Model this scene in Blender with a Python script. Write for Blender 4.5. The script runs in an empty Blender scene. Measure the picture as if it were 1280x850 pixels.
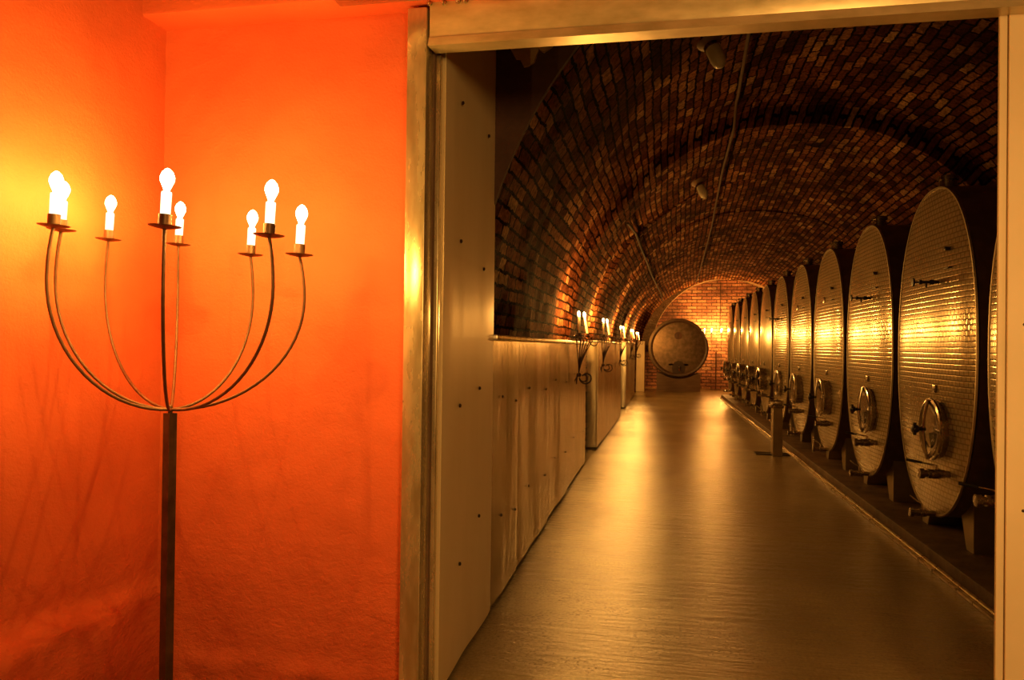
import bpy, bmesh, math, random
from mathutils import Vector, Matrix
random.seed(7)
SC = bpy.context.scene
COL = SC.collection
PI = math.pi

# ------------------------------------------------------------------ helpers
def link(o, parent=None):
    COL.objects.link(o)
    if parent is not None:
        o.parent = parent
    return o

def tag(o, label=None, cat=None, group=None, kind=None):
    if label: o['label'] = label
    if cat: o['category'] = cat
    if group: o['group'] = group
    if kind: o['kind'] = kind
    return o

def empty(name, loc, rz=0.0):
    o = bpy.data.objects.new(name, None)
    o.location = loc
    o.rotation_euler = (0, 0, rz)
    o.empty_display_size = .1
    return link(o)

class MB:
    def __init__(s):
        s.v = []; s.f = []; s.uv = None
    def add(s, vs, fs, M=None):
        n = len(s.v)
        s.v += [tuple((M @ Vector(p)) if M is not None else p) for p in vs]
        s.f += [tuple(i + n for i in f) for f in fs]
        return s
    def box(s, a, b, bev=0.0, M=None):
        x0, y0, z0 = a; x1, y1, z1 = b
        if bev <= 0:
            vs = [(x0,y0,z0),(x1,y0,z0),(x1,y1,z0),(x0,y1,z0),(x0,y0,z1),(x1,y0,z1),(x1,y1,z1),(x0,y1,z1)]
            fs = [(0,3,2,1),(4,5,6,7),(0,1,5,4),(1,2,6,5),(2,3,7,6),(3,0,4,7)]
            return s.add(vs, fs, M)
        bm = bmesh.new()
        bmesh.ops.create_cube(bm, size=1)
        for v in bm.verts:
            v.co = Vector(((x0+x1)/2 + v.co.x*(x1-x0), (y0+y1)/2 + v.co.y*(y1-y0), (z0+z1)/2 + v.co.z*(z1-z0)))
        bmesh.ops.bevel(bm, geom=bm.edges[:], offset=bev, segments=2, profile=.5, affect='EDGES')
        bm.verts.index_update()
        s.add([v.co[:] for v in bm.verts], [[v.index for v in f.verts] for f in bm.faces], M)
        bm.free()
        return s
    def tube(s, pts, r, n=10, cap=True, M=None, sq=False):
        pts = [Vector(p) for p in pts]
        rs = r if isinstance(r, (list, tuple)) else [r]*len(pts)
        vs = []; fs = []
        up = None
        for i, p in enumerate(pts):
            t = (pts[min(i+1, len(pts)-1)] - pts[max(i-1, 0)]).normalized()
            if up is None:
                up = Vector((0, 0, 1)) if abs(t.z) < .9 else Vector((1, 0, 0))
            a = (up - t*up.dot(t)).normalized(); up = a
            b = t.cross(a)
            for k in range(n):
                th = 2*PI*k/n + (PI/4 if sq else 0)
                vs.append(tuple(p + (a*math.cos(th) + b*math.sin(th))*rs[i]))
        for i in range(len(pts)-1):
            for k in range(n):
                k2 = (k+1) % n
                fs.append((i*n+k, i*n+k2, (i+1)*n+k2, (i+1)*n+k))
        if cap:
            fs.append(tuple(range(n-1, -1, -1)))
            m = (len(pts)-1)*n
            fs.append(tuple(m+k for k in range(n)))
        return s.add(vs, fs, M)
    def lathe(s, prof, n=24, M=None):
        """prof: (radius, height) about z"""
        vs = []; fs = []
        for r, z in prof:
            for k in range(n):
                th = 2*PI*k/n
                vs.append((r*math.cos(th), r*math.sin(th), z))
        for i in range(len(prof)-1):
            for k in range(n):
                k2 = (k+1) % n
                fs.append((i*n+k, i*n+k2, (i+1)*n+k2, (i+1)*n+k))
        fs.append(tuple(range(n-1, -1, -1)))
        m = (len(prof)-1)*n
        fs.append(tuple(m+k for k in range(n)))
        return s.add(vs, fs, M)
    def mesh(s, name, mat, smooth=None):
        me = bpy.data.meshes.new(name)
        me.from_pydata(s.v, [], s.f)
        me.validate()
        bm = bmesh.new(); bm.from_mesh(me)
        bmesh.ops.recalc_face_normals(bm, faces=bm.faces[:])
        bm.to_mesh(me); bm.free()
        if mat: me.materials.append(mat)
        if smooth is not None:
            for p in me.polygons: p.use_smooth = True
            me.set_sharp_from_angle(angle=math.radians(smooth))
        return me
    def build(s, name, mat, parent=None, loc=None, smooth=35):
        o = bpy.data.objects.new(name, s.mesh(name, mat, smooth))
        if loc: o.location = loc
        return link(o, parent)

def kids(o):
    return [c for c in bpy.data.objects if c.parent == o]

def copy_tree(o, parent=None, skip=()):
    c = o.copy(); COL.objects.link(c); c.parent = parent
    for k in kids(o):
        if k.name.split('.')[0] in skip: continue
        copy_tree(k, c, skip)
    return c

RX = Matrix.Rotation(PI/2, 4, 'X')
RY = Matrix.Rotation(-PI/2, 4, 'Y')      # z axis -> -x (towards the aisle)
def T(x, y, z): return Matrix.Translation((x, y, z))

# ------------------------------------------------------------------ materials
def newmat(name):
    m = bpy.data.materials.new(name); m.use_nodes = True
    nt = m.node_tree
    return m, nt, nt.nodes['Principled BSDF']

def N(nt, t, **kw):
    n = nt.nodes.new(t)
    for k, v in kw.items():
        if k.startswith('i_'):
            key = k[2:].replace('_', ' ')
            n.inputs[int(key) if key.isdigit() else key].default_value = v
        else:
            setattr(n, k, v)
    return n

def ramp(nt, fac, stops):
    r = nt.nodes.new('ShaderNodeValToRGB')
    el = r.color_ramp.elements
    while len(el) > 1: el.remove(el[-1])
    el[0].position = stops[0][0]; el[0].color = (*stops[0][1], 1)
    for p, c in stops[1:]:
        e = el.new(p); e.color = (*c, 1)
    nt.links.new(fac, r.inputs[0])
    return r.outputs[0]

def coords(nt, scale=(1, 1, 1), kind='Object', rot=(0, 0, 0)):
    tc = N(nt, 'ShaderNodeTexCoord')
    mp = N(nt, 'ShaderNodeMapping')
    mp.inputs['Scale'].default_value = scale
    mp.inputs['Rotation'].default_value = rot
    nt.links.new(tc.outputs[kind], mp.inputs[0])
    return mp.outputs[0]

def noise(nt, vec, scale=5, detail=4, rough=.55):
    n = N(nt, 'ShaderNodeTexNoise')
    n.inputs['Scale'].default_value = scale
    n.inputs['Detail'].default_value = detail
    n.inputs['Roughness'].default_value = rough
    nt.links.new(vec, n.inputs['Vector'])
    return n.outputs['Fac']

def bump(nt, b, h, strength=.5, dist=.01, prev=None):
    n = N(nt, 'ShaderNodeBump')
    n.inputs['Strength'].default_value = strength
    n.inputs['Distance'].default_value = dist
    nt.links.new(h, n.inputs['Height'])
    if prev is not None: nt.links.new(prev, n.inputs['Normal'])
    nt.links.new(n.outputs[0], b.inputs['Normal'])
    return n.outputs[0]

def maprange(nt, v, a, b):
    n = N(nt, 'ShaderNodeMapRange')
    nt.links.new(v, n.inputs[0])
    n.inputs[3].default_value = a; n.inputs[4].default_value = b
    return n.outputs[0]

def mix(nt, fac, a, b, mode='MIX'):
    n = N(nt, 'ShaderNodeMix', data_type='RGBA', blend_type=mode)
    if isinstance(fac, (int, float)): n.inputs[0].default_value = fac
    else: nt.links.new(fac, n.inputs[0])
    for i, x in ((6, a), (7, b)):
        if isinstance(x, tuple): n.inputs[i].default_value = (*x, 1)
        else: nt.links.new(x, n.inputs[i])
    return n.outputs[2]

def mat_metal(name, c1, c2, rough=(.25, .45), scale=(2, 2, 2), nscale=4, bstr=.1, bscale=(1, 1, 1), bn=3, bd=.01, metallic=1.0):
    m, nt, b = newmat(name)
    v = coords(nt, scale)
    f = noise(nt, v, nscale, 5)
    nt.links.new(ramp(nt, f, [(.35, c1), (.65, c2)]), b.inputs['Base Color'])
    nt.links.new(maprange(nt, f, *rough), b.inputs['Roughness'])
    b.inputs['Metallic'].default_value = metallic
    if bstr:
        v2 = coords(nt, bscale)
        bump(nt, b, noise(nt, v2, bn, 2), bstr, bd)
    return m

M = {}
# painted plaster, deep orange red
def mat_plaster():
    m, nt, b = newmat('orange_plaster')
    v = coords(nt)
    big = noise(nt, v, 1.7, 4)
    nt.links.new(ramp(nt, big, [(.3, (.60, .118, .042)), (.7, (.72, .150, .052))]), b.inputs['Base Color'])
    b.inputs['Roughness'].default_value = .62
    b.inputs['Specular IOR Level'].default_value = .25
    fine = noise(nt, v, 85, 5, .65)
    mid = noise(nt, v, 9, 6, .6)
    p = bump(nt, b, fine, .6, .0045)
    # low down the render is coarse and trowel marked
    tc = N(nt, 'ShaderNodeTexCoord'); sx = N(nt, 'ShaderNodeSeparateXYZ')
    nt.links.new(tc.outputs['Object'], sx.inputs[0])
    mr = N(nt, 'ShaderNodeMapRange')
    nt.links.new(sx.outputs['Z'], mr.inputs[0])
    mr.inputs[1].default_value = .75; mr.inputs[2].default_value = .1
    mr.inputs[3].default_value = .15; mr.inputs[4].default_value = 1.0
    mu = N(nt, 'ShaderNodeMath', operation='MULTIPLY')
    v2 = coords(nt, (6, 6, 9))
    nt.links.new(noise(nt, v2, 2.2, 7, .7), mu.inputs[0]); nt.links.new(mr.outputs[0], mu.inputs[1])
    p = bump(nt, b, mu.outputs[0], .7, .03, p)
    bump(nt, b, mid, .25, .012, p)
    return m
M['plaster'] = mat_plaster()

def mat_brick(name, cols, mortar, bw, bh, uvname='UV', bstr=1.0, bd=.03, rough=.55, spec=.5, msize=.007):
    m, nt, b = newmat(name)
    tc = N(nt, 'ShaderNodeTexCoord')
    # slightly wavy courses
    nz = N(nt, 'ShaderNodeTexNoise'); nz.inputs['Scale'].default_value = 5.0; nz.inputs['Detail'].default_value = 3
    nt.links.new(tc.outputs[uvname], nz.inputs['Vector'])
    nz.inputs['Roughness'].default_value = .75; nz.inputs['Detail'].default_value = 6
    vm = N(nt, 'ShaderNodeVectorMath', operation='MULTIPLY_ADD')
    nt.links.new(nz.outputs['Color'], vm.inputs[0]); vm.inputs[1].default_value = (.07, .045, 0)
    nt.links.new(tc.outputs[uvname], vm.inputs[2])
    nz2 = N(nt, 'ShaderNodeTexNoise'); nz2.inputs['Scale'].default_value = 22; nz2.inputs['Detail'].default_value = 3
    nt.links.new(tc.outputs[uvname], nz2.inputs['Vector'])
    vm2 = N(nt, 'ShaderNodeVectorMath', operation='MULTIPLY_ADD')
    nt.links.new(nz2.outputs['Color'], vm2.inputs[0]); vm2.inputs[1].default_value = (.03, .03, 0)
    nt.links.new(vm.outputs[0], vm2.inputs[2]); vm = vm2
    br = N(nt, 'ShaderNodeTexBrick')
    br.inputs['Scale'].default_value = 1.0
    br.inputs['Brick Width'].default_value = bw
    br.inputs['Row Height'].default_value = bh
    br.inputs['Mortar Size'].default_value = msize
    br.inputs['Mortar Smooth'].default_value = .4
    br.inputs['Bias'].default_value = 0
    br.inputs['Color1'].default_value = (0, 0, 0, 1); br.inputs['Color2'].default_value = (1, 1, 1, 1)
    br.inputs['Mortar'].default_value = (.5, .5, .5, 1)
    nt.links.new(vm.outputs[0], br.inputs['Vector'])
    c = ramp(nt, br.outputs['Color'], [(0, cols[0]), (.5, cols[1]), (.85, cols[2]), (1, cols[3])])
    big = noise(nt, tc.outputs[uvname], 1.3, 6, .6)
    dirt = ramp(nt, big, [(.32, (.25, .22, .2)), (.62, (1.15, 1.15, 1.15))])
    c = mix(nt, 1.0, c, dirt, 'MULTIPLY')
    fine = noise(nt, tc.outputs[uvname], 26, 6, .7)
    c = mix(nt, 1.0, c, ramp(nt, fine, [(.32, (.3, .3, .3)), (.68, (1.5, 1.5, 1.5))]), 'MULTIPLY')
    c = mix(nt, br.outputs['Fac'], c, mortar)
    nt.links.new(c, b.inputs['Base Color'])
    b.inputs['Roughness'].default_value = rough
    b.inputs['Specular IOR Level'].default_value = spec
    # height: brick random height + mortar recess + roughness
    h1 = N(nt, 'ShaderNodeMath', operation='MULTIPLY'); h1.inputs[1].default_value = .55
    nt.links.new(br.outputs['Color'], h1.inputs[0])
    h2 = N(nt, 'ShaderNodeMath', operation='SUBTRACT')
    nt.links.new(h1.outputs[0], h2.inputs[0]); nt.links.new(br.outputs['Fac'], h2.inputs[1])
    h3 = N(nt, 'ShaderNodeMath', operation='MULTIPLY_ADD'); h3.inputs[1].default_value = .9
    nt.links.new(fine, h3.inputs[0]); nt.links.new(h2.outputs[0], h3.inputs[2])
    bump(nt, b, h3.outputs[0], bstr, bd)
    return m
M['vault'] = mat_brick('vault_brick', [(.12, .034, .016), (.32, .105, .042), (.54, .235, .095), (.78, .46, .22)], (.016, .007, .004), .235, .088, bd=.075, msize=.012, rough=.9, spec=.03)
M['end_brick'] = mat_brick('end_wall_brick', [(.38, .14, .085), (.52, .21, .12), (.60, .28, .16), (.64, .36, .22)], (.07, .025, .016), .36, .12, bd=.02, rough=.7, msize=.016)
M['ring_brick'] = mat_brick('arch_ring_brick', [(.34, .22, .12), (.42, .28, .16), (.5, .34, .2), (.55, .4, .24)], (.25, .16, .1), .3, .075, bd=.01, rough=.7)

def mat_floor():
    m, nt, b = newmat('coated_concrete')
    v = coords(nt)
    big = noise(nt, v, .9, 6, .6)
    sp = noise(nt, v, 55, 4, .7)
    c = ramp(nt, big, [(.3, (.24, .165, .075)), (.7, (.36, .26, .12))])
    c = mix(nt, 1.0, c, ramp(nt, sp, [(.3, (.72, .72, .72)), (.7, (1.15, 1.15, 1.15))]), 'MULTIPLY')
    nt.links.new(c, b.inputs['Base Color'])
    nt.links.new(maprange(nt, big, .15, .28), b.inputs['Roughness'])
    b.inputs['Specular IOR Level'].default_value = .75
    v2 = coords(nt, (1.0, 6.5, 1))
    p = bump(nt, b, noise(nt, v2, 2.4, 6, .65), .55, .022)
    bump(nt, b, sp, .35, .004, p)
    return m
M['floor'] = mat_floor()
M['sheet'] = mat_metal('steel_sheet', (.70, .57, .36), (.82, .70, .48), (.20, .30), (1, 1, .25), 3, .25, (1.6, 1.6, .35), 2.2, .06, metallic=.8)
M['sheet2'] = mat_metal('matt_steel_sheet', (.80, .62, .36), (.88, .70, .44), (.34, .44), (1, 1, .25), 3, .10, (1.2, 1.2, .3), 2.0, .04, metallic=.2)
M['frame'] = mat_metal('door_frame_steel', (.52, .40, .22), (.80, .66, .42), (.20, .34), (5, 5, 1.2), 4, .18, (3, 3, .8), 2.5, .02, metallic=.65)
M['lintel'] = mat_metal('lintel_steel', (.52, .42, .22), (.74, .60, .36), (.26, .4), (2, 2, 5), 3, .12, (2, 2, 3), 2.5, .02, metallic=.4)
M['leaf'] = mat_metal('painted_door_leaf', (.80, .64, .42), (.86, .70, .48), (.5, .6), (1, 1, 1), 3, .04, metallic=0)
M['trim'] = mat_metal('trim_steel', (.55, .46, .34), (.75, .66, .5), (.2, .4), (1, 6, 1), 3, .15)
M['dark_iron'] = mat_metal('brown_iron', (.10, .048, .026), (.17, .085, .045), (.4, .55), (3, 3, 3), 6, .1, metallic=.55)
M['screw'] = mat_metal('dark_screw', (.03, .015, .008), (.05, .025, .014), (.4, .5), metallic=.4, bstr=0)
M['arm_iron'] = mat_metal('arm_iron', (.16, .075, .035), (.22, .11, .05), (.4, .5), (3, 3, 3), 6, .05, metallic=.5)
M['sconce_iron'] = mat_metal('sconce_iron', (.035, .012, .007), (.06, .02, .012), (.45, .6), (3, 3, 3), 6, .05, metallic=.4)
M['chrome'] = mat_metal('polished_steel', (.60, .56, .50), (.72, .68, .6), (.12, .22), (2, 2, 2), 4, .04)
M['fitting'] = mat_metal('valve_steel', (.30, .25, .2), (.45, .38, .3), (.2, .32), (4, 4, 4), 5, .05)
M['black'] = mat_metal('black_plastic', (.012, .009, .008), (.02, .015, .012), (.4, .5), metallic=0, bstr=0)
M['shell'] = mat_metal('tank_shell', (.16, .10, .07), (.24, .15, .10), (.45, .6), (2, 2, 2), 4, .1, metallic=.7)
M['foot'] = mat_metal('tank_foot_steel', (.40, .34, .24), (.5, .42, .3), (.4, .5), (2, 2, 2), 4, .06)
M['smooth_tank'] = mat_metal('smooth_tank_steel', (.52, .45, .30), (.62, .54, .38), (.18, .26), (1, 1, .3), 3, .06, (1, 1, .4), 1.5, .05, metallic=.8)

def mat_dimple():
    m, nt, b = newmat('dimpled_tank_steel')
    tc = N(nt, 'ShaderNodeTexCoord')
    br = N(nt, 'ShaderNodeTexBrick')
    br.inputs['Scale'].default_value = 1.0
    br.inputs['Brick Width'].default_value = .056
    br.inputs['Row Height'].default_value = .038
    br.inputs['Mortar Size'].default_value = .0085
    br.inputs['Mortar Smooth'].default_value = 1.0
    sx = N(nt, 'ShaderNodeSeparateXYZ'); cx = N(nt, 'ShaderNodeCombineXYZ')
    nt.links.new(tc.outputs['Object'], sx.inputs[0])
    nt.links.new(sx.outputs['Y'], cx.inputs['X']); nt.links.new(sx.outputs['Z'], cx.inputs['Y'])
    nt.links.new(cx.outputs[0], br.inputs['Vector'])
    f = noise(nt, tc.outputs['Object'], 2.5, 4)
    c = ramp(nt, f, [(.3, (.68, .57, .37)), (.7, (.80, .68, .46))])
    c = mix(nt, br.outputs['Fac'], c, mix(nt, 1.0, c, (.45, .40, .32), 'MULTIPLY'))
    nt.links.new(c, b.inputs['Base Color'])
    b.inputs['Metallic'].default_value = .42
    nt.links.new(maprange(nt, f, .15, .20), b.inputs['Roughness'])
    inv = N(nt, 'ShaderNodeMath', operation='SUBTRACT'); inv.inputs[0].default_value = 1
    nt.links.new(br.outputs['Fac'], inv.inputs[1])
    bump(nt, b, inv.outputs[0], .15, .005)
    return m
M['dimple'] = mat_dimple()

def mat_concrete(name, c1, c2, rough=.8, bd=.02):
    m, nt, b = newmat(name)
    v = coords(nt)
    f = noise(nt, v, 3.5, 7, .65)
    nt.links.new(ramp(nt, f, [(.3, c1), (.7, c2)]), b.inputs['Base Color'])
    b.inputs['Roughness'].default_value = rough
    bump(nt, b, noise(nt, v, 14, 6, .7), .6, bd)
    return m
M['kerb'] = mat_concrete('stained_kerb_concrete', (.06, .030, .018), (.20, .12, .06), .6)
M['plinth_wall'] = mat_concrete('rough_plaster', (.16, .09, .05), (.27, .16, .09), .75)

M['old_plaster'] = mat_concrete('old_pale_plaster', (.40, .26, .12), (.6, .42, .2), .8)
M['dark_plaster'] = mat_concrete('dark_brown_plaster', (.05, .022, .016), (.10, .045, .03), .8)  # mottled dark brown plaster around the arch end
def mat_wood(name, c1, c2, axis=(9, 9, .8), rough=.55):
    m, nt, b = newmat(name)
    v = coords(nt, axis)
    f = noise(nt, v, 2.2, 7, .65)
    nt.links.new(ramp(nt, f, [(.3, c1), (.7, c2)]), b.inputs['Base Color'])
    b.inputs['Roughness'].default_value = rough
    bump(nt, b, f, .5, .01)
    return m
M['oak'] = mat_wood('old_cask_oak', (.04, .016, .008), (.24, .11, .055))
M['stave'] = mat_wood('stave_oak', (.06, .03, .015), (.13, .065, .03), (6, .8, 6), .35)
M['cradle'] = mat_wood('cradle_oak', (.12, .065, .035), (.22, .13, .07), (.8, 6, 6))
M['hoop'] = mat_metal('hoop_iron', (.10, .07, .045), (.18, .12, .08), (.3, .45))
M['cable'] = mat_metal('cable_grey', (.10, .06, .04), (.14, .085, .055), (.85, .95), metallic=0, bstr=0)
M['cable_dark'] = mat_metal('cable_dark', (.03, .015, .01), (.05, .025, .015), (.85, .95), metallic=0, bstr=0)
M['grate'] = mat_metal('grate_iron', (.03, .02, .014), (.06, .04, .025), (.5, .6))
M['bracket'] = mat_metal('lamp_base', (.16, .09, .05), (.24, .14, .08), (.5, .6), metallic=0, bstr=0)

def mat_glass(name, col=(.9, .8, .6)):
    m, nt, b = newmat(name)
    b.inputs['Base Color'].default_value = (*col, 1)
    b.inputs['Roughness'].default_value = .3
    b.inputs['Transmission Weight'].default_value = .35
    b.inputs['IOR'].default_value = 1.45
    return m
M['glass'] = mat_glass('lamp_glass')

def mat_emit(name, col, s):
    m = bpy.data.materials.new(name); m.use_nodes = True
    nt = m.node_tree; nt.nodes.clear()
    e = nt.nodes.new('ShaderNodeEmission'); o = nt.nodes.new('ShaderNodeOutputMaterial')
    e.inputs[0].default_value = (*col, 1); e.inputs[1].default_value = s
    nt.links.new(e.outputs[0], o.inputs[0])
    return m
LC = (1.0, .50, .085)
def mat_bulb(name, col, s):
    # clear glowing bulb: the filament inside shines through its glass
    m = bpy.data.materials.new(name); m.use_nodes = True
    nt = m.node_tree; nt.nodes.clear()
    e = nt.nodes.new('ShaderNodeEmission'); t = nt.nodes.new('ShaderNodeBsdfTransparent'); a = nt.nodes.new('ShaderNodeAddShader')
    o = nt.nodes.new('ShaderNodeOutputMaterial')
    e.inputs[0].default_value = (*col, 1); e.inputs[1].default_value = s
    nt.links.new(e.outputs[0], a.inputs[0]); nt.links.new(t.outputs[0], a.inputs[1]); nt.links.new(a.outputs[0], o.inputs[0])
    return m
LD = {}
def filament(parent, p, kind):
    if kind not in LD:
        l = bpy.data.lights.new('filament', 'POINT'); l.energy = {'near': 9.5, 'sconce': 36, 'far': 46}[kind]
        l.color = LC if kind == 'near' else (1, .44, .078); l.shadow_soft_size = {'near': .002, 'sconce': .012, 'far': .012}[kind]; LD[kind] = l
    o = bpy.data.objects.new('filament', LD[kind]); o.location = p; link(o, parent)

M['bulb'] = mat_bulb('lit_bulb', (1, .78, .45), 6)
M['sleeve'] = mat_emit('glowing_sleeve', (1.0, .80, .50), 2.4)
M['flame'] = mat_bulb('lit_candle_bulb', (1, .62, .2), 14)
M['flame_far'] = M['flame']
def mat_wax():
    m, nt, b = newmat('candle_wax')
    b.inputs['Base Color'].default_value = (.85, .72, .48, 1)
    b.inputs['Roughness'].default_value = .4
    b.inputs['Subsurface Weight'].default_value = .0
    return m
M['wax'] = mat_wax()

# ------------------------------------------------------------------ camera
cam = bpy.data.cameras.new('camera'); cam.sensor_width = 36; cam.lens = 36*935/1280
cam.clip_start = .05; cam.clip_end = 100
co = link(bpy.data.objects.new('camera', cam))
yaw = math.atan(182/935); pitch = math.radians(.45); roll = .0125
F = Vector((-math.sin(yaw)*math.cos(pitch), math.cos(yaw)*math.cos(pitch), math.sin(pitch)))
R0 = Vector((math.cos(yaw), math.sin(yaw), 0)); U0 = R0.cross(F)
Rr = R0*math.cos(roll) + U0*math.sin(roll); Uu = U0*math.cos(roll) - R0*math.sin(roll)
mw = Matrix((Rr, Uu, -F)).transposed().to_4x4(); mw.translation = Vector((0, 0, 1.5))
co.matrix_world = mw
SC.camera = co

# ------------------------------------------------------------------ room shell
def struct(o, label=None): return tag(o, label, None, None, 'structure')

fl = MB(); fl.box((-2.6, -3.0, -.1), (5.6, 29.2, 0))
struct(fl.build('floor', M['floor'], smooth=None))

def grid_wall(name, origin, du, dv, nu, nv, fn, mat):
    """a wall surface of real relief with its own thickness behind"""
    mb = MB(); vs = []; fs = []
    o = Vector(origin); du = Vector(du); dv = Vector(dv)
    nrm = du.cross(dv).normalized()
    for j in range(nv+1):
        for i in range(nu+1):
            p = o + du*(i/nu) + dv*(j/nv)
            vs.append(tuple(p + nrm*fn(p)))
    for j in range(nv):
        for i in range(nu):
            a = j*(nu+1)+i
            fs.append((a, a+1, a+nu+2, a+nu+1))
    # back side
    k = len(vs)
    for c in (o, o+du, o+du+dv, o+dv): vs.append(tuple(c - nrm*.2))
    fs.append((k, k+3, k+2, k+1))
    fs.append(tuple([k+1] + [i for i in range(nu, -1, -1)] + [k]) )
    fs.append(tuple([k+3] + [nv*(nu+1)+i for i in range(nu+1)] + [k+2]))
    fs.append(tuple([k] + [j*(nu+1) for j in range(nv+1)] + [k+3]))
    fs.append(tuple([k+2] + [j*(nu+1)+nu for j in range(nv, -1, -1)] + [k+1]))
    mb.add(vs, fs)
    return struct(mb.build(name, mat, smooth=60))

from mathutils import noise as mn
def rough_low(p, z0, amp):
    n = mn.noise(Vector((p.x*3.1, p.y*3.1, p.z*3.1)))*.010 + mn.noise(p*11)*.003
    t = max(0.0, min(1.0, (z0 - p.z)/.07))
    t = t*t*(3-2*t)*max(.25, min(1, (3.0-p.y)/.45)) if p.x < -2.0 and p.y < 2.999 else t*t*(3-2*t)
    n += t*(amp + mn.noise(p*6)*.022 + mn.noise(p*17)*.007)
    return n
# left wall: normal towards +x
grid_wall('wall_left', (-2.16, -3.0, 0), (-.03, 6.02, 0), (0, 0, 3.7), 190, 110,
          lambda p: rough_low(p, .45 + .07*(3.0-p.y) + .03*mn.noise(Vector((p.y*4, 0, 0))), .095), M['plaster'])
# wall beside the doorway: normal towards -y
grid_wall('wall_back', (-2.24, 3.0, 0), (1.24, 0, 0), (0, 0, 3.7), 70, 150,
          lambda p: rough_low(p, .16 + .03*mn.noise(Vector((p.x*5, 0, 0))), .02), M['plaster'])
# overhang above
b = MB(); b.box((-2.2, 2.835, 2.90), (2.6, 3.02, 3.7), .012)
struct(b.build('trim_1', M['plaster'], smooth=30))
b = MB(); b.box((-1.0, 3.0, 2.76), (2.6, 3.02, 3.5)); struct(b.build('wall_above_door', M['plinth_wall'], smooth=None))
b = MB(); b.box((-1.3, 3.02, 3.38), (4.4, 4.10, 4.6)); struct(b.build('wall_over_passage', M['plinth_wall'], smooth=None))
b = MB(); b.box((-1.3, 3.02, 0), (-.935, 4.10, 3.38)); struct(b.build('wall_reveal', M['plinth_wall'], smooth=None))
b = MB(); b.box((4.15, 3.02, 0), (4.4, 4.10, 3.38)); struct(b.build('wall_reveal', M['plinth_wall'], smooth=None))
b = MB(); b.box((1.7, 3.06, 0), (2.6, 3.3, 2.76)); struct(b.build('wall_beside_door', M['plinth_wall'], smooth=None))
b = MB(); b.box((2.6, -3.0, 0), (2.8, 3.3, 3.7)); struct(b.build('wall_right', M['plinth_wall'], smooth=None))
b = MB(); b.box((-2.6, -3.2, 0), (2.8, -3.0, 3.7)); struct(b.build('wall_front', M['plinth_wall'], smooth=None))
b = MB(); b.box((-2.6, -3.2, 3.7), (2.8, 3.3, 3.85)); struct(b.build('ceiling', M['plinth_wall'], smooth=None))

# ------------------------------------------------------------------ door frame
dr = empty('door_1', (-.97, 2.98, 0)); struct(dr)
def dpart(name, mb, mat, smooth=30):
    o = mb.build(name, mat, dr, smooth=smooth); o.matrix_parent_inverse = Matrix.Translation((.97, -2.98, 0)); return o
b = MB()
b.box((-1.025, 2.925, 0), (-.94, 3.05, 2.885), .006)
dpart('jamb', b, M['frame'])
b = MB(); b.box((-1.0, 3.05, 0), (-.918, 3.085, 2.74), .004); dpart('inner_strip', b, M['frame'])
b = MB()
b.box((-.93, 2.925, 2.755), (2.4, 3.0, 2.99), .004)
b.add([(-.93, 2.92, 2.755), (2.4, 2.92, 2.755), (2.4, 2.905, 2.715), (-.93, 2.905, 2.715),
       (-.93, 3.01, 2.755), (2.4, 3.01, 2.755), (2.4, 3.015, 2.725), (-.93, 3.015, 2.725)],
      [(0, 1, 2, 3), (3, 2, 6, 7), (7, 6, 5, 4), (0, 4, 5, 1), (0, 3, 7, 4), (1, 5, 6, 2)])
dpart('lintel', b, M['lintel'])
b = MB()
b.box((-1.28, 2.765, 2.868), (2.4, 2.80, 2.875)); b.box((-1.28, 2.765, 2.868), (2.4, 2.772, 2.93)); b.box((-1.28, 2.80, 2.868), (2.4, 2.833, 2.93))
dpart('sliding_rail', b, M['trim'])
b = MB()
for x in (-.93, -.87, -.81, -.78):
    b.lathe([(.011, 0), (.011, .014), (.006, .016), (.006, .026)], 8, T(x, 2.93, 2.895) @ Matrix.Rotation(PI/2, 4, 'X'))
dpart('rail_bolts', b, M['trim'])
b = MB(); b.box((1.211, 3.0, 0), (1.2365, 3.014, 2.73), .002); dpart('edge_strip', b, M['leaf'])
b = MB(); b.box((1.241, 2.995, 0), (2.4, 3.05, 2.73), .004)
dpart('door_leaf', b, M['leaf'])
b = MB()
for z in (.3, .93, 1.6, 2.3):
    b.lathe([(.006, 0), (.005, .003), (.0015, .0035)], 8, T(1.296, 2.995, z) @ Matrix.Rotation(PI/2, 4, 'X'))
dpart('screws', b, M['screw'])

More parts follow.
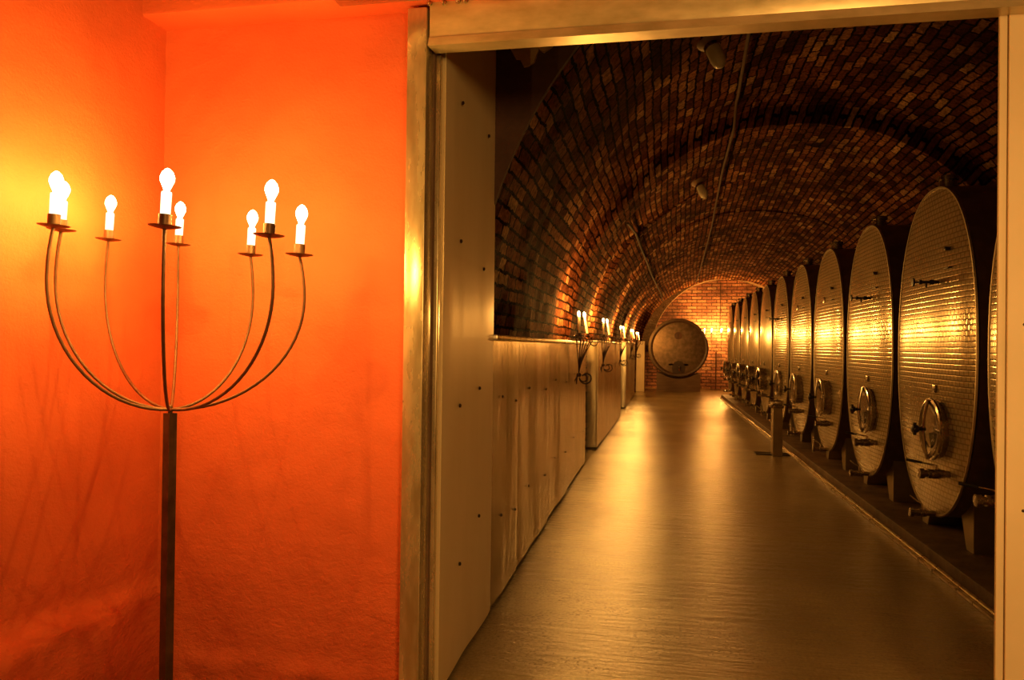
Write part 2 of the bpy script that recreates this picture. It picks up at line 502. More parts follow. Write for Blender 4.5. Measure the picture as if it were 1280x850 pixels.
# ------------------------------------------------------------------ steel lined left side of the passage
def sheet(name, x0, y0, x1, y1, z0, z1, mat, screws=(), th=.012):
    r = empty(name, (x0, y0, 0)); struct(r)
    mb = MB()
    d = Vector((x1-x0, y1-y0, 0)); L = d.length; ang = math.atan2(d.y, d.x)
    Mx = T(x0, y0, 0) @ Matrix.Rotation(ang, 4, 'Z')
    # slightly buckled sheet, local x along, local -y to the aisle side
    nx, nz = max(4, int(L/.08)), 24
    vs = []; fs = []
    seed = random.random()*20
    for j in range(nz+1):
        for i in range(nx+1):
            u = i/nx; w = j/nz
            e = math.sin(PI*u)
            n = mn.noise(Vector((u*L*2.2+seed, w*1.3, seed)))*.014*e
            vs.append((u*L, -n - (0 if 0 < i < nx else -.004), z0+(z1-z0)*w))
    for j in range(nz):
        for i in range(nx):
            a = j*(nx+1)+i; fs.append((a, a+1, a+nx+2, a+nx+1))
    k = len(vs)
    vs += [(0, th+.02, z0), (L, th+.02, z0), (L, th+.02, z1), (0, th+.02, z1)]
    fs.append((k+1, k, k+3, k+2))
    fs.append(tuple([k+3, k] + [j*(nx+1) for j in range(nz+1)]))
    fs.append(tuple([k+1, k+2] + [j*(nx+1)+nx for j in range(nz, -1, -1)]))
    fs.append(tuple([k+2, k+3] + [nz*(nx+1)+i for i in range(nx+1)]))
    mb.add(vs, fs, Mx)
    o = mb.build('panel', mat, r, smooth=40); o.matrix_parent_inverse = Matrix.Translation((-x0, -y0, 0))
    if screws:
        s = MB()
        for (u, z) in screws:
            s.lathe([(.009, -.004), (.009, .003), (.004, .006)], 8, Mx @ T(u, -.006, z) @ Matrix.Rotation(PI/2, 4, 'X'))
        o = s.build('screws', M['screw'], r); o.matrix_parent_inverse = Matrix.Translation((-x0, -y0, 0))
    return r

sheet('wall_panel', -.90, 3.09, -.902, 4.11, .02, 3.35, M['sheet2'],
      [(.25, 2.62), (.8, 2.62), (.25, 1.98), (.72, 1.9), (.27, 1.22), (.66, 1.28), (.3, .48), (.68, .62)])
x = -.902
for y0, y1 in ((4.120, 4.85), (4.88, 6.265), (6.30, 7.64), (7.68, 9.6)):
    L = y1-y0
    sheet('wall_panel', -.906, y0, -.893, y1, .03, 1.53, M['sheet'], [(L*.3, .5), (L*.3, 1.2), (L*.85, .45), (L*.85, 1.15)])
def segx2(y): return -.852 + (y-11.0)/(16.3-11.0)*.09
def segx3(y): return -.756 + (y-18.5)/5.3*.06
for y0, y1 in ((11.0, 12.6), (12.606, 14.4), (14.406, 16.3)):
    sheet('wall_panel', segx2(y0), y0, segx2(y1), y1, .03, 1.57, M['sheet'], [(.3, .5), (.3, 1.2)])
for y0, y1 in ((18.5, 20.2), (20.206, 22.0), (22.006, 23.8)):
    sheet('wall_panel', segx3(y0), y0, segx3(y1), y1, .03, 1.62, M['sheet'])
# returns that face the visitor
sheet('wall_panel', -1.02, 11.0, -.852, 11.0, .03, 1.57, M['sheet'])
sheet('wall_panel', -1.02, 18.5, -.756, 18.5, .03, 1.62, M['sheet'])
# ledges
def ledge(x0, y0, x1, y1, z):
    mb = MB(); d = Vector((x1-x0, y1-y0, 0)); L = d.length
    mb.box((0, -.016, z-.034), (L, .26, z), .004, T(x0, y0, 0) @ Matrix.Rotation(math.atan2(d.y, d.x), 4, 'Z'))
    struct(mb.build('trim_2', M['trim']))
ledge(-.90, 4.11, -.89, 9.62, 1.563)
ledge(-.852, 10.98, -.762, 16.32, 1.60)
ledge(-.756, 18.48, -.696, 23.82, 1.65)
# pier at the far end of the passage
b = MB(); b.box((-1.2, 25.9, 0), (-.42, 26.34, 1.72), .02); b.box((-.70, 25.82, 0), (-.43, 25.92, 1.70), .01)
struct(b.build('wall_pier', M['leaf']))

# ------------------------------------------------------------------ brick vault
ZS = 1.48
SECT = [  # y0, y1, left0, left1, centre0, centre1, rise
    (4.1, 8.6, -1.07, -1.06, 1.50, 1.50, 2.70),
    (8.6, 9.55, -1.01, -1.01, 1.44, 1.46, 2.49),
    (9.55, 11.4, -1.03, -1.03, 1.48, 1.55, 2.52),
    (11.4, 14.0, -.97, -.94, 1.57, 1.70, 2.52),
    (14.0, 18.3, -.95, -.91, 1.70, 1.87, 2.50),
    (18.3, 22.5, -.90, -.84, 1.88, 2.06, 2.49),
    (22.5, 28.05, -.84, -.60, 2.08, 2.38, 2.52),
]
def vault_pt(y, sec, t):
    y0, y1, l0, l1, c0, c1, h = sec
    k = (y-y0)/(y1-y0)
    L = l0+(l1-l0)*k; c = c0+(c1-c0)*k; a = c-L
    if t < 0: return Vector((L, y, ZS+t)), t
    if t > 1: return Vector((c+a, y, ZS-(t-1))), t
    th = PI*t
    return Vector((c-a*math.cos(th), y, ZS+h*math.sin(th))), th*2.55
def build_vault():
    me = bpy.data.meshes.new('ceiling'); vs = []; uvs = []; fs = []
    ts = [-1.48, -.9, -.4] + [i/110 for i in range(111)] + [1.5, 2.48]
    rows = []
    for s in SECT:
        n = max(2, int((s[1]-s[0])/.12))
        for i in range(n+1):
            rows.append((s[0]+(s[1]-s[0])*i/n, s))
    nt_ = len(ts)
    off = 0
    prev = None
    for ri, (y, s) in enumerate(rows):
        if prev is not None and prev[1] is not s: off += .1
        prev = (y, s)
        for t in ts:
            p, arc = vault_pt(y, s, t)
            k = mn.noise(Vector((p.x*1.1, y*1.1, p.z*1.1)))*.045 + mn.noise(p*4.5)*.022 + mn.noise(p*11)*.010
            c = Vector((1.5, y, ZS))
            d = (c-p); d.y = 0; d.normalize()
            vs.append(tuple(p + d*k)); uvs.append((y+off, arc if t <= 1 else PI*2.55+(t-1)))
    for r in range(len(rows)-1):
        for j in range(nt_-1):
            a = r*nt_+j
            fs.append((a, a+nt_, a+nt_+1, a+1))
    me.from_pydata(vs, [], fs)
    uv = me.uv_layers.new(name='UVMap')
    for lp in me.loops: uv.data[lp.index].uv = uvs[lp.vertex_index]
    me.materials.append(M['vault'])
    for p in me.polygons: p.use_smooth = True
    me.set_sharp_from_angle(angle=math.radians(50))
    o = bpy.data.objects.new('ceiling', me); link(o)
    return struct(o)
build_vault()
# end ring: a lower arch of pale brick
def ring(name, y0, y1, cx, a_in, h_in, a_out, h_out, mat):
    mb = MB(); n = 64; vs = []; fs = []; uv = []
    for i in range(n+1):
        th = PI*i/n
        for (a, h, y) in ((a_in, h_in, y0), (a_in, h_in, y1), (a_out, h_out, y1), (a_out, h_out, y0)):
            vs.append((cx-a*math.cos(th), y, ZS-.08+h*math.sin(th)))
            uv.append((y-y0 + (.3 if a == a_out else 0), th*a_in))
    for i in range(n):
        for k in range(4):
            k2 = (k+1) % 4
            fs.append((i*4+k, (i+1)*4+k, (i+1)*4+k2, i*4+k2))
    fs.append((0, 1, 2, 3)); fs.append((n*4+3, n*4+2, n*4+1, n*4))
    me = bpy.data.meshes.new(name); me.from_pydata(vs, [], fs)
    l = me.uv_layers.new(name='UVMap')
    for lp in me.loops: l.data[lp.index].uv = uv[lp.vertex_index]
    me.materials.append(mat)
    o = bpy.data.objects.new(name, me); link(o); struct(o)
ring('ceiling', 28.0, 28.85, 2.45, 2.66, 2.66, 3.2, 3.1, M['ring_brick'])
def quad_wall(name, pts, uvs, mat):
    me = bpy.data.meshes.new(name); me.from_pydata(pts, [], [tuple(range(len(pts)))])
    l = me.uv_layers.new(name='UVMap')
    for lp in me.loops: l.data[lp.index].uv = uvs[lp.vertex_index]
    me.materials.append(mat)
    o = bpy.data.objects.new(name, me); link(o); struct(o)
def spandrel():
    mb = MB(); n = 60; vs = []; fs = []
    for i in range(n+1):
        th = PI*i/n
        for k in (1.0, 1.5):
            for y in (4.08, 4.115):
                vs.append((1.5-2.53*k*math.cos(th), y, ZS-.3*(k-1)+2.62*k*math.sin(th)))
    for i in range(n):
        a = i*4; c = a+4
        fs += [(a, a+2, c+2, c), (a+1, c+1, c+3, a+3), (a, c, c+1, a+1), (a+2, a+3, c+3, c+2)]
    mb.add(vs, fs); struct(mb.build('wall_arch_end', M['dark_plaster'], smooth=None))
spandrel()
quad_wall('wall_end', [(-1.4, 28.8, 0), (5.6, 28.8, 0), (5.6, 28.8, 4.6), (-1.4, 28.8, 4.6)], [(0, 0), (7, 0), (7, 4.6), (0, 4.6)], M['end_brick'])

# ------------------------------------------------------------------ kerb and edging
b = MB(); b.box((1.885, 3.3, 0), (5.3, 23.2, .12), .012); struct(b.build('kerb', M['kerb']))
b = MB(); b.box((1.845, 3.32, 0), (1.885, 23.2, .018), .004); b.tube([(1.878, 3.32, .03), (1.878, 23.2, .03)], .012, 6)
struct(b.build('trim_3', M['trim']))

# ------------------------------------------------------------------ tanks
HW, HH = .80, 1.22          # half width (y) and half height (z) of the oval
ZC = 1.50
def oval(th, k=1.0, p=2.25):
    c, s = math.cos(th), math.sin(th)
    return (k*HW*math.copysign(abs(c)**(2/p), c), k*HH*math.copysign(abs(s)**(2/p), s))
def make_tank(dimpled=True, tap=True, plate=True, vy=-.40, mo_x=.0):
    root = empty('wine_tank', (2.03, 0, .12))
    def P(name, mb, mat, parent=None, smooth=35):
        o = mb.build(name, mat, parent or root, smooth=smooth)
        return o
    z0 = ZC-.12
    n = 72
    # shell
    mb = MB(); vs = []; fs = []
    for (x, k) in ((.0, .985), (.012, 1.0), (1.66, 1.0), (1.74, .93), (1.80, .7), (1.82, .01)):
        for i in range(n):
            y, z = oval(2*PI*i/n, k); vs.append((x, y, z+z0))
    for r in range(5):
        for i in range(n):
            i2 = (i+1) % n; fs.append((r*n+i, r*n+i2, (r+1)*n+i2, (r+1)*n+i))
    fs.append(tuple(5*n+i for i in range(n)))
    mb.add(vs, fs); P('shell', mb, M['shell'])
    # dished front head
    mb = MB(); vs = []; fs = []; K = 14
    for r in range(K+1):
        k = 1-r/K*.999
        x = -.045*(1-k**2.6)**.8 if k < 1 else 0
        for i in range(n):
            y, z = oval(2*PI*i/n, k*.99); vs.append((x, y, z+z0))
    for r in range(K):
        for i in range(n):
            i2 = (i+1) % n; fs.append((r*n+i, r*n+i2, (r+1)*n+i2, (r+1)*n+i))
    fs.append(tuple(K*n+i for i in range(n)))
    mb.add(vs, fs); P('front_head', mb, M['dimple'] if dimpled else M['smooth_tank'], smooth=60)
    # rolled rim
    mb = MB(); vs = []; fs = []; m = 6
    for i in range(n):
        y, z = oval(2*PI*i/n, .995)
        d = Vector((0, y/HW**2, z/HH**2)).normalized()
        for j in range(m):
            a = 2*PI*j/m
            q = Vector((.004, y, z+z0)) + d*(.012*math.cos(a)) + Vector((.012*math.sin(a), 0, 0))
            vs.append(tuple(q))
    for i in range(n):
        i2 = (i+1) % n
        for j in range(m):
            j2 = (j+1) % m; fs.append((i*m+j, i2*m+j, i2*m+j2, i*m+j2))
    mb.add(vs, fs); P('rim', mb, M['foot'])
    # top cap
    mb = MB(); mb.lathe([(.075, -.06), (.075, .012), (.06, .014), (.06, .06), (.074, .062), (.074, .09), (.01, .094)], 24, T(.095, 0, z0+HH))
    P('top_cap', mb, M['fitting'])
    # saddle feet: outer side upright, inner side raked
    for sy in (-1, 1):
        mb = MB()
        a, bt, tp, H = .50, .12, .36, .56
        pts = [(a, 0), (a, H), (a-tp, H), (a-bt, 0)]
        vs = [(.10, sy*y, z) for y, z in pts] + [(1.5, sy*y, z) for y, z in pts]
        mb.add(vs, [(0, 1, 2, 3), (7, 6, 5, 4), (0, 4, 5, 1), (1, 5, 6, 2), (2, 6, 7, 3), (3, 7, 4, 0)])
        P('foot', mb, M['foot'], smooth=20)
    # manhole
    my, mz = -.22, .935-.12
    Rm = T(-.018-mo_x, my, mz) @ RY
    man = MB(); man.lathe([(.205, -.02-mo_x), (.205, .05), (.196, .054)], 36, Rm)
    mo = P('manhole', man, M['fitting'])
    rg = MB(); rg.lathe([(.196, .05), (.222, .052), (.226, .062), (.222, .074), (.204, .080), (.196, .070)], 36, Rm); P('flange', rg, M['chrome'], mo)
    lid = MB(); lid.lathe([(.20, .070), (.195, .082), (.165, .076), (.10, .062), (.03, .058), (.001, .058)], 36, Rm); P('lid', lid, M['fitting'], mo)
    bar = MB(); bar.box((-.012, -.2, 0), (.012, .2, .0), 0, Rm)
    bar = MB(); bar.tube([(-.215, 0, .085), (-.10, 0, .108), (0, 0, .115), (.10, 0, .108), (.215, 0, .085)], .012, 8, True, Rm); P('clamp_bar', bar, M['chrome'], mo)
    kn = MB(); kn.lathe([(.014, .10), (.014, .145), (.026, .15), (.03, .16), (.03, .185), (.02, .192), (.002, .193)], 12, Rm)
    kn.tube([(-.045, 0, .172), (.045, 0, .172)], .012, 8, True, Rm)
    kn.tube([(0, -.045, .172), (0, .045, .172)], .012, 8, True, Rm); P('knob', kn, M['black'], mo)
    hg = MB(); hg.box((-.015, -.235, .05), (.015, -.12, .085), .004, Rm); hg.tube([(-.03, -.232, .065), (.03, -.232, .065)], .012, 8, True, Rm); P('hinge', hg, M['fitting'], mo)
    # racking valve with lever
    vz = .64-.12
    Rv = T(.0, vy, vz) @ RY
    v = MB(); v.lathe([(.024, -.02), (.024, .05), (.03, .052), (.03, .075), (.034, .08), (.036, .12), (.03, .14), (.034, .142), (.034, .16), (.026, .162), (.026, .19)], 16, Rv)
    v.lathe([(.036, .186), (.036, .215), (.018, .216)], 16, Rv)
    vo = P('racking_valve', v, M['fitting'])
    l = MB(); l.tube([(-.10, vy, vz+.02), (-.10, vy, vz+.062)], .008, 8); l.tube([(-.10, vy, vz+.058), (-.14, vy+.02, vz+.064), (-.19, vy+.05, vz+.07)], .005, 8); P('lever', l, M['chrome'], vo)
    l = MB(); l.tube([(-.18, vy+.045, vz+.069), (-.235, vy+.075, vz+.076), (-.27, vy+.095, vz+.08)], [.007, .012, .010], 8); P('grip', l, M['black'], vo)
    # drain valve at the bottom
    Rv = T(-.0, -.08, .30-.12) @ RY
    v = MB(); v.lathe([(.02, -.06), (.02, .06), (.028, .065), (.028, .10), (.024, .105), (.024, .15), (.032, .152), (.032, .175), (.015, .176)], 16, Rv)
    v.tube([(-.0, -.08, .30-.12), (.08, -.08, .30-.12), (.12, -.08, .30-.05)], .02, 10)
    vo = P('drain_valve', v, M['fitting'])
    l = MB(); l.tube([(-.09, -.08, .30-.10), (-.09, -.08, .30-.05)], .007, 8); l.tube([(-.09, -.08, .30-.055), (-.13, -.06, .30-.03), (-.165, -.045, .30-.0)], .006, 8); P('lever', l, M['chrome'], vo)
    # sampling tap / level fitting
    if tap:
        tz = 2.0-.12
        v = MB(); Rt = T(-.035, -.22, tz) @ RY
        v.lathe([(.012, -.02), (.012, .03), (.018, .035), (.018, .06), (.010, .065), (.010, .11), (.016, .115), (.016, .135)], 12, Rt)
        v.lathe([(.006, .13), (.006, .165), (.03, .168), (.03, .180), (.004, .182)], 12, Rt)
        v.tube([(-.12, -.22, tz), (-.12, -.22, tz-.04)], .007, 8)
        P('sampling_tap', v, M['black'])
    if plate:
        v = MB(); v.box((-.050, -.03, 2.07-.12), (-.036, .05, 2.14-.12), .002); P('plate', v, M['fitting'])
    v = MB(); v.lathe([(.014, 0), (.014, .03), (.004, .035)], 10, T(-.03, -.40, 2.22-.12) @ RY)
    P('thermometer_well', v, M['black'])
    v = MB(); v.box((-.055, -.45, 2.08-.12), (-.03, -.36, 2.09-.12), .002); P('clip', v, M['black'])
    v = MB(); v.box((-.056, -.215, 1.20-.12), (-.042, -.155, 1.255-.12), .002)
    for k in range(3): v.box((-.059, -.21, 1.207-.12+k*.016), (-.056, -.16, 1.214-.12+k*.016))
    P('type_plate', v, M['fitting'])
    return root

YC = [4.35 + 1.77*k for k in range(11)]
G = 'oval steel wine tanks on the kerb'
LBL = [
 'oval dimpled steel wine tank cut off by the right door edge, closest to the doorway',
 'second oval dimpled wine tank from the doorway, the largest wholly seen',
 'third oval dimpled wine tank from the doorway, tap halfway up its face',
 'fourth oval dimpled wine tank from the doorway, with small plate and no sampling tap',
 'fifth oval dimpled wine tank from the doorway, right behind the steel pedestal',
 'sixth oval dimpled wine tank from the doorway, last dimpled one, with dark tap high up',
 'seventh oval wine tank from the doorway, the first with a smooth polished face',
 'eighth oval wine tank from the doorway, smooth face with round candle glare',
 'ninth oval wine tank from the doorway, smooth face, third from the far end',
 'tenth oval wine tank from the doorway, a narrow sliver next to last',
 'eleventh and last oval wine tank of the row, beside the far brick wall',
]
t0 = make_tank(True, True, False, .42)
tA = make_tank(True, True, False)
tB = make_tank(True, False, True, -.40, .05)
tC = make_tank(False, False, False, -.40, .07)
used = set()
for i, y in enumerate(YC):
    src = t0 if i == 0 else tA if i in (1, 2, 5) else (tB if i < 6 else tC)
    o = src if src.name not in used else copy_tree(src)
    used.add(src.name)
    o.location = (2.03, y, .12)
    tag(o, LBL[i], 'wine tank', G)

# ------------------------------------------------------------------ pedestal + floor grate
p = empty('pump_pedestal', (1.665, 11.1, 0)); tag(p, 'short square steel pedestal with a dark top standing at the kerb edge', 'pedestal')
b = MB(); b.box((-.065, -.10, 0), (.065, .10, .68), .004); b.build('post', M['foot'], p, smooth=20)
b = MB(); b.box((-.10, -.14, .68), (.075, .14, .715), .006); b.box((-.08, -.10, .715), (.065, .10, .745), .008); b.build('top', M['fitting'], p, smooth=20)
g = empty('floor_grate', (1.63, 11.22, 0)); tag(g, 'dark iron drain grate set across the floor at the foot of the pedestal', 'grate')
b = MB()
b.box((-.24, -.12, .001), (.24, -.105, .012)); b.box((-.24, .105, .001), (.24, .12, .012)); b.box((-.24, -.12, .001), (-.225, .12, .012)); b.box((.2, -.12, .001), (.215, .12, .012))
b.build('frame', M['grate'], g)
b = MB()
for k in range(13): b.box((-.21+k*.033, -.105, .002), (-.195+k*.033, .105, .010))
b.build('bars', M['grate'], g)

# ------------------------------------------------------------------ candelabra
def bulb_mb(s=1.0, n=10, m=7):
    mb = MB()
    prof = [(.0085*s, 0), (.0085*s, .006*s), (.014*s, .018*s), (.0195*s, .032*s), (.0195*s, .043*s), (.0145*s, .056*s), (.006*s, .065*s), (.001*s, .067*s)]
    mb.lathe(prof, n); return mb
def arm_pts(hub, end):
    """quarter sweep outwards, then upright"""
    hub = Vector(hub); end = Vector(end)
    d = Vector((end.x-hub.x, end.y-hub.y, 0)); r = d.length; d.normalize(); h = end.z-hub.z
    pts = []
    for i in range(19):
        th = PI/2*i/18
        pts.append(hub + d*(r*1.045*math.sin(th)) + Vector((0, 0, .72*h*(1-math.cos(th)**1.0))))
    for i in range(1, 6):
        k = i/5
        pts.append(hub + d*(r*(1.045-.045*k*k)) + Vector((0, 0, h*(.72+.28*k))))
    return pts
ME = {}
def candelabrum(loc, hubz, ends, label, s=1.0, fl='bulb', lod=1.0):
    root = empty('candelabrum', loc); tag(root, label, 'candelabrum')
    b = MB(); b.tube([(0, 0, .012), (0, 0, hubz-.012)], .0215*s, 4, sq=True, M=Matrix.Rotation(PI/4+.5, 4, 'Z')); b.build('pole', M['dark_iron'], root, smooth=30)
    b = MB(); b.lathe([(.20, 0), (.20, .008), (.19, .014), (.03, .018), (.03, .03)], 32); b.build('base', M['dark_iron'], root)
    b = MB(); b.lathe([(.006, -.02), (.009, 0), (.008, .012), (.003, .016)], 12, T(0, 0, hubz)); b.build('hub', M['arm_iron'], root)
    for e in ends:
        e = Vector(e)
        a = MB(); a.tube(arm_pts((0, 0, hubz), e), .0052*s, 8); ao = a.build('arm', M['arm_iron'], root, smooth=60)
        tilt = Matrix.Rotation(.05, 4, 'Y')
        pn = MB(); pn.lathe([(.006*s, -.006), (.03*s, -.002), (.044*s, .002), (.045*s, .004), (.03*s, .002), (.005*s, 0)], 24, T(*e) @ tilt); pn.build('drip_pan', M['arm_iron'], ao)
        cp = MB(); cp.lathe([(.0175*s, 0), (.0175*s, .036*s), (.0155*s, .036*s), (.0155*s, .01*s), (.001, .01*s)], 16, T(*e) @ tilt); cp.build('cup', M['arm_iron'], ao)
        sl = MB(); sl.lathe([(.0135*s, .012*s), (.0145*s, .096*s), (.0135*s, .10*s), (.007*s, .100*s)], 14, T(*e) @ tilt); so = sl.build('candle_lamp', M['sleeve'], root)
        bb = bulb_mb(s); bb.v = [tuple((T(*e) @ tilt @ T(0, 0, .100*s)) @ Vector(q)) for q in bb.v]; bo = bb.build('bulb', M[fl], so)
        filament(bo, (T(*e) @ tilt @ Vector((0, 0, .134*s))), 'near' if fl == 'bulb' else 'far')
    return root

# eight arms of the near candelabrum, measured about its pole
NEAR = {'loc': (-1.596, 2.238, 0), 'hub': 1.273, 'ends': [(-0.194, -0.293, 1.843), (0.222, -0.35, 1.824), (0.467, -0.212, 1.815), (0.433, 0.046, 1.79), (0.125, 0.271, 1.821), (-0.22, 0.341, 1.873), (-0.42, 0.212, 1.877), (-0.39, -0.047, 1.872)]}
cl = candelabrum(NEAR['loc'], NEAR['hub'], NEAR['ends'], 'tall brown iron candelabrum with eight lit candle bulbs against the orange wall')
far_ends = []
for k in range(8):
    a = 2*PI*k/8 + .35
    far_ends.append((.45*math.cos(a), .45*math.sin(a), 2.03))
candelabrum((2.09, 28.1, 0), 1.38, far_ends, 'distant floor candelabrum with lit bulbs in front of the far brick wall', 1.15, 'flame_far')

# ------------------------------------------------------------------ wall sconces on the ledge
def make_sconce():
    root = empty('wall_sconce', (0, 0, 0))
    br = MB()
    for i, (yo, xo) in enumerate(((-.12, .03), (-.085, .07), (-.045, .10), (.0, .13), (.04, .16), (.085, .18))):
        pts = []
        for k in range(13):
            t = k/12
            pts.append((.045 + (xo-.045)*t**1.6, yo*t**1.3, -.36 + .36*t))
        # curl over the ledge
        pts += [(xo-.01, yo, .03), (xo-.035, yo*.8, .052), (.075, yo*.5, .055)]
        br.tube(pts, .006, 6)
    br.tube([(.02, 0, -.47), (.03, 0, -.36)], .008, 6); br.tube([(.0, 0, -.44), (.045, 0, -.36)], .006, 6)
    br.lathe([(.022, -.02), (.026, 0), (.022, .02)], 10, T(.045, 0, -.37))
    br.build('bracket', M['sconce_iron'], root, smooth=60)
    sc = MB()
    for R, off in ((.075, 0), (.05, .012)):
        pts = []
        for k in range(22):
            a = PI*1.0 + k/21*PI*1.75; r = R*(1-.45*k/21)
            pts.append((.05+R + r*math.cos(a), off, -.40 + r*math.sin(a)))
        sc.tube(pts, .0075, 6)
    sc.build('scroll', M['sconce_iron'], root, smooth=60)
    sc = MB()
    pts = []
    for k in range(20):
        a = k/19*PI*1.9; pts.append((.20+.045*math.sin(a), .085, .0+.05*math.cos(a)))
    sc.tube(pts, .0055, 6); sc.build('scroll', M['sconce_iron'], root, smooth=60)
    for (x_, y_, lean) in ((.06, -.10, -.05), (.13, .07, -.17)):
        cp = MB(); cp.lathe([(.05, .055), (.052, .06), (.018, .062), (.018, .085), (.001, .085)], 14, T(x_, y_, 0)); cp.build('drip_pan', M['sconce_iron'], root)
        Mx = T(x_, y_, .07) @ Matrix.Rotation(lean, 4, 'Y')
        c = MB(); c.lathe([(.0135, 0), (.0135, .19), (.011, .194), (.001, .194)], 12, Mx); cc = c.build('candle_lamp', M['wax'], root)
        f = MB(); f.lathe([(.006, .192), (.013, .205), (.0175, .222), (.015, .238), (.006, .252), (.001, .256)], 8, Mx); fo = f.build('bulb', M['flame'], cc); filament(fo, Mx @ Vector((0, 0, .228)), 'sconce')
    return root
s0 = make_sconce()
SL = ['twin candle wall sconce of curled dark wire, closest to the doorway and largest',
      'second twin candle sconce from the doorway on the steel clad ledge',
      'third twin candle sconce from the doorway, middle one of five on the ledge',
      'fourth twin candle sconce from the doorway, last but one before the pier',
      'fifth twin candle sconce, farthest on the ledge, next to the big cask']
for i, (x_, y_, z_) in enumerate(((-.885, 8.15, 1.563), (-.835, 11.15, 1.60), (-.765, 15.0, 1.60), (-.728, 19.8, 1.65), (-.685, 23.4, 1.65))):
    o = s0 if i == 0 else copy_tree(s0)
    o.location = (x_, y_, z_)
    ld = LD['sconce'].copy(); ld.energy = 50*(.55, .75, 1.0, 1.2, 1.3)[i]
    for a_ in kids(o):
        for b_ in kids(a_):
            for c_ in kids(b_):
                if c_.type == 'LIGHT': c_.data = ld
    tag(o, SL[i], 'sconce', 'candle sconces along the left ledge')

# ------------------------------------------------------------------ big cask at the end
ck = empty('wine_cask', (.72, 26.4, .45)); tag(ck, 'huge round oak wine cask lying end-on before the far brick wall', 'cask')
RZ = 1.05
RC = T(0, 0, RZ) @ Matrix.Rotation(-PI/2, 4, 'X')      # lathe z -> +y
b = MB(); n = 44
prof = [(.84, .10), (.90, .0), (.96, .0), (1.0, .3), (1.03, .7), (1.04, .9), (1.02, 1.2), (.98, 1.5), (.9, 1.5)]
b.lathe(prof, n, RC); b.build('staves', M['stave'], ck, smooth=60)
b = MB()
for k in range(11):
    x0 = -.87+k*.159; x1 = x0+.154
    def hh(x): return math.sqrt(max(.02, .87**2-x*x))
    xa, xb = max(x0, -.86), min(x1, .86)
    za, zb = hh(xa), hh(xb)
    yk = .07 + .016*(k % 2)
    vs = [(xa, yk, RZ-za), (xb, yk, RZ-zb), (xb, yk, RZ+zb), (xa, yk, RZ+za), (xa, yk+.05, RZ-za), (xb, yk+.05, RZ-zb), (xb, yk+.05, RZ+zb), (xa, yk+.05, RZ+za)]
    b.add(vs, [(0, 1, 2, 3), (7, 6, 5, 4), (0, 4, 5, 1), (1, 5, 6, 2), (2, 6, 7, 3), (3, 7, 4, 0)])
b.build('head', M['oak'], ck, smooth=20)
for y_, r_ in ((.03, .965), (.22, .99), (.45, 1.015), (.95, 1.04), (1.3, 1.01)):
    b = MB(); b.lathe([(r_-.01, y_), (r_+.012, y_+.002), (r_+.018, y_+.075), (r_-.01, y_+.08)], n, RC); b.build('hoop', M['hoop'], ck, smooth=40)
b = MB(); b.lathe([(.26, 0), (.27, -.025), (.22, -.04), (.20, -.03), (.10, -.045), (.02, -.05)], 28, T(-.02, .07, RZ+.42) @ Matrix.Rotation(-PI/2, 4, 'X')); b.build('carved_medallion', M['oak'], ck)
b = MB(); b.box((-.34, .03, RZ-.62), (.34, .09, RZ-.54), .01); b.box((-.5, .035, RZ+.02), (.5, .075, RZ+.09), .01); b.build('cross_bar', M['cradle'], ck)
b = MB()
vs = []; fs = []
op = [(-.19, -.30), (.19, -.30), (.23, -.05), (.15, .12), (0, .19), (-.15, .12), (-.23, -.05)]
vs = [(x_, .015, RZ-.62+z_) for x_, z_ in op] + [(x_, .08, RZ-.62+z_) for x_, z_ in op]
fs = [tuple(range(7)), tuple(range(13, 6, -1))] + [(i, (i+1) % 7, 7+(i+1) % 7, 7+i) for i in range(7)]
b.add(vs, fs); ho = b.build('hatch', M['screw'], ck, smooth=20)
b = MB(); b.tube([(.02, .03, RZ-.72), (.02, -.12, RZ-.72), (.02, -.15, RZ-.80)], .03, 10); b.lathe([(.02, 0), (.045, .02), (.045, .05), (.02, .07)], 12, T(.02, -.08, RZ-.69)); b.build('tap', M['chrome'], ck)
cr = empty('cask_cradle', (.72, 26.5, 0)); tag(cr, 'heavy curved timber cradle carrying the huge cask', 'cradle')
for yy in (0, .95):
    b = MB(); pts = []
    m = 16
    for k in range(m+1):
        x_ = -.74+1.48*k/m
        rr = 1.062
        z_ = .45+RZ - math.sqrt(max(0, rr*rr-x_*x_)) + .0
        pts.append((x_, min(z_, .62)))
    vs = []; fs = []
    for k, (x_, z_) in enumerate(pts):
        for y_ in (yy, yy+.3):
            vs += [(x_, y_, 0), (x_, y_, z_-.005)]
    for k in range(m):
        a = k*4
        fs += [(a, a+4, a+5, a+1), (a+2, a+3, a+7, a+6), (a+1, a+5, a+7, a+3), (a, a+2, a+6, a+4)]
    fs += [(0, 1, 3, 2), (m*4, m*4+2, m*4+3, m*4+1)]
    b.add(vs, fs); b.build('saddle_beam', M['cradle'], cr, smooth=20)

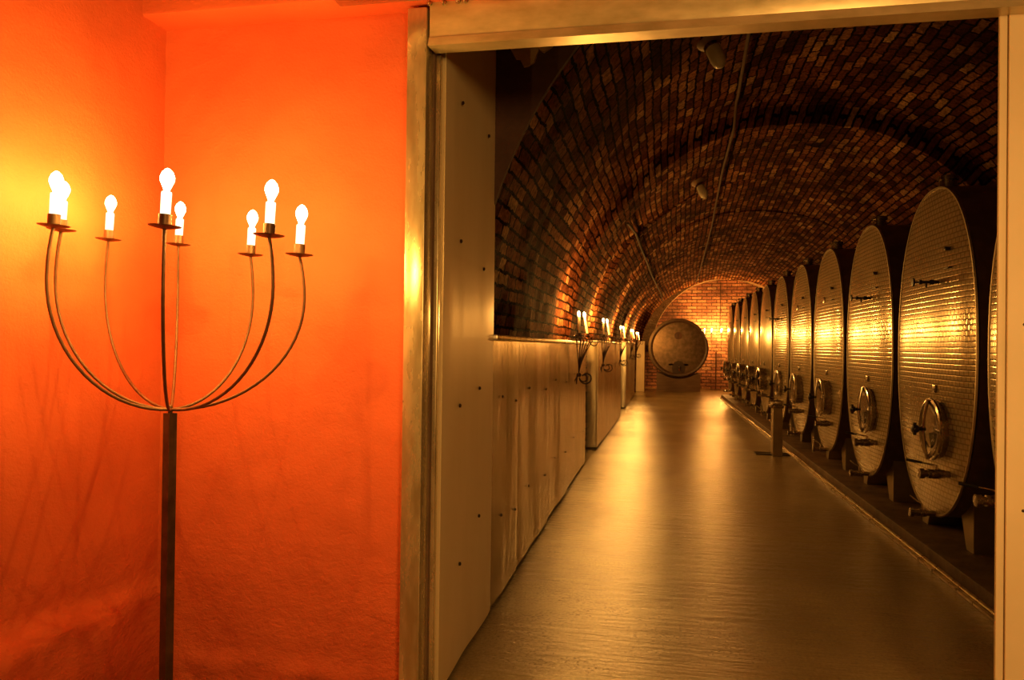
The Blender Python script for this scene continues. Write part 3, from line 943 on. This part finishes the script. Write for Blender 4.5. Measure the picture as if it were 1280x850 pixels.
# ------------------------------------------------------------------ vault lamps and cables
def vz(y, x):
    for s in SECT:
        if s[0] <= y <= s[1]:
            k = (y-s[0])/(s[1]-s[0]); L = s[2]+(s[3]-s[2])*k; c = s[4]+(s[5]-s[4])*k; a = c-L
            q = max(0, 1-((x-c)/a)**2)
            return ZS + s[6]*math.sqrt(q)
    return 4
for i, (x_, y_, lb) in enumerate(((.36, 6.0, 'unlit glass jar ceiling lamp nearest the doorway, high on the brick vault'), (.52, 10.6, 'unlit glass jar ceiling lamp farther along the brick vault, above the aisle'))):
    lp = empty('vault_lamp', (x_, y_, vz(y_, x_)+.02)); tag(lp, lb, 'ceiling lamp', 'jar lamps on the vault')
    lp.rotation_euler = (-.35, -.35, 0)
    b = MB(); b.lathe([(.095, 0), (.10, -.03), (.08, -.06), (.05, -.075), (.05, -.10)], 24); b.build('base', M['bracket'], lp)
    b = MB(); b.lathe([(.052, -.09), (.058, -.12), (.06, -.22), (.05, -.27), (.025, -.295), (.002, -.30)], 24); b.build('glass_jar', M['glass'], lp)
    b = MB(); b.lathe([(.064, -.085), (.064, -.115), (.056, -.116)], 24); b.build('collar', M['fitting'], lp)
    b = MB(); b.lathe([(.012, -.1), (.03, -.15), (.03, -.19), (.004, -.22)], 14); b.build('bulb', M['wax'], lp)
def cable(name, pts, r, mat, label):
    b = MB(); P_ = []
    for (a, c) in zip(pts[:-1], pts[1:]):
        for k in range(10):
            t = k/10; x_ = a[0]+(c[0]-a[0])*t; y_ = a[1]+(c[1]-a[1])*t
            P_.append(Vector((x_, y_, vz(y_, x_)-.045)))
    Q = []
    for k in range(len(P_)):
        lo = max(0, k-2); hi = min(len(P_), k+3)
        z_ = min(q.z for q in P_[lo:hi]); Q.append((P_[k].x, P_[k].y, z_))
    b.tube(Q, r, 8); o = b.build(name, mat, smooth=60); tag(o, label, 'cable')
cable('cable', [(.62, 4.6), (.67, 5.9), (.76, 7.7), (.81, 10.0), (1.0, 14.9), (1.25, 24.4), (1.3, 27)], .016, M['cable'], 'long grey cable conduit running along the crown of the brick vault')
def cabz():
    b = MB()
    pts = []
    for (x_, y_) in ((-.395, 9.75), (-.33, 11.0), (-.29, 12.2), (-.22, 14.5), (-.16, 17), (-.06, 20), (.08, 24), (.15, 27)):
        z_ = vz(y_, x_) - .05
        pts.append((x_, y_, z_))
    b.tube(pts, .018, 8); tag(b.build('cable', M['cable_dark'], smooth=60), 'dark cable crossing the left haunch of the vault towards the far arch', 'cable')
cabz()
b = MB(); b.tube([(2.27, 28.74, 3.95), (2.28, 28.73, 3.0), (2.27, 28.74, 2.2), (2.2, 28.74, 2.1)], .012, 6)
tag(b.build('cable', M['cable_dark'], smooth=60), 'thin dark cable hanging down the far brick wall from the arch', 'cable')
b = MB(); op = [(-.84, 3.20), (-.56, 3.24), (-.585, 3.15), (-.633, 3.12), (-.66, 3.14), (-.686, 3.07), (-.72, 3.05), (-.744, 3.046), (-.765, 3.09), (-.789, 3.094), (-.82, 3.15)]
b.add([(x_, 4.06, z_) for x_, z_ in op]+[(x_, 4.085, z_) for x_, z_ in op], [tuple(range(11)), tuple(range(21, 10, -1))]+[(i, (i+1) % 11, 11+(i+1) % 11, 11+i) for i in range(11)])
struct(b.build('trim_4', M['old_plaster'], smooth=20))
# fallen plaster patch left of the crown
# ------------------------------------------------------------------ light
w = bpy.data.worlds.new('world'); SC.world = w; w.use_nodes = True
w.node_tree.nodes['Background'].inputs[0].default_value = (1, .5, .15, 1)
w.node_tree.nodes['Background'].inputs[1].default_value = .02
def area(name, loc, rot, size, power, col):
    l = bpy.data.lights.new(name, 'AREA'); l.energy = power; l.color = col; l.size = size; l.spread = math.radians(110)
    o = bpy.data.objects.new(name, l); o.location = loc; o.rotation_euler = rot; link(o)
area('fill_light', (1.5, -1.6, 2.3), (math.radians(77), 0, math.radians(4)), .8, 50, (1, .52, .13))  # added warm fill behind the camera, lifts door frame and near passage

vs_ = SC.view_settings
vs_.view_transform = 'Standard'; vs_.look = 'None'; vs_.gamma = 1; vs_.use_curve_mapping = False
vs_.exposure = 0
SC.cycles.use_denoising = True
SC.cycles.sample_clamp_indirect = 6
SC.cycles.sample_clamp_direct = 0
SC.cycles.max_bounces = 8
SC.cycles.diffuse_bounces = 4
SC.cycles.caustics_reflective = False
SC.cycles.caustics_refractive = False
SC.cycles.use_light_tree = True
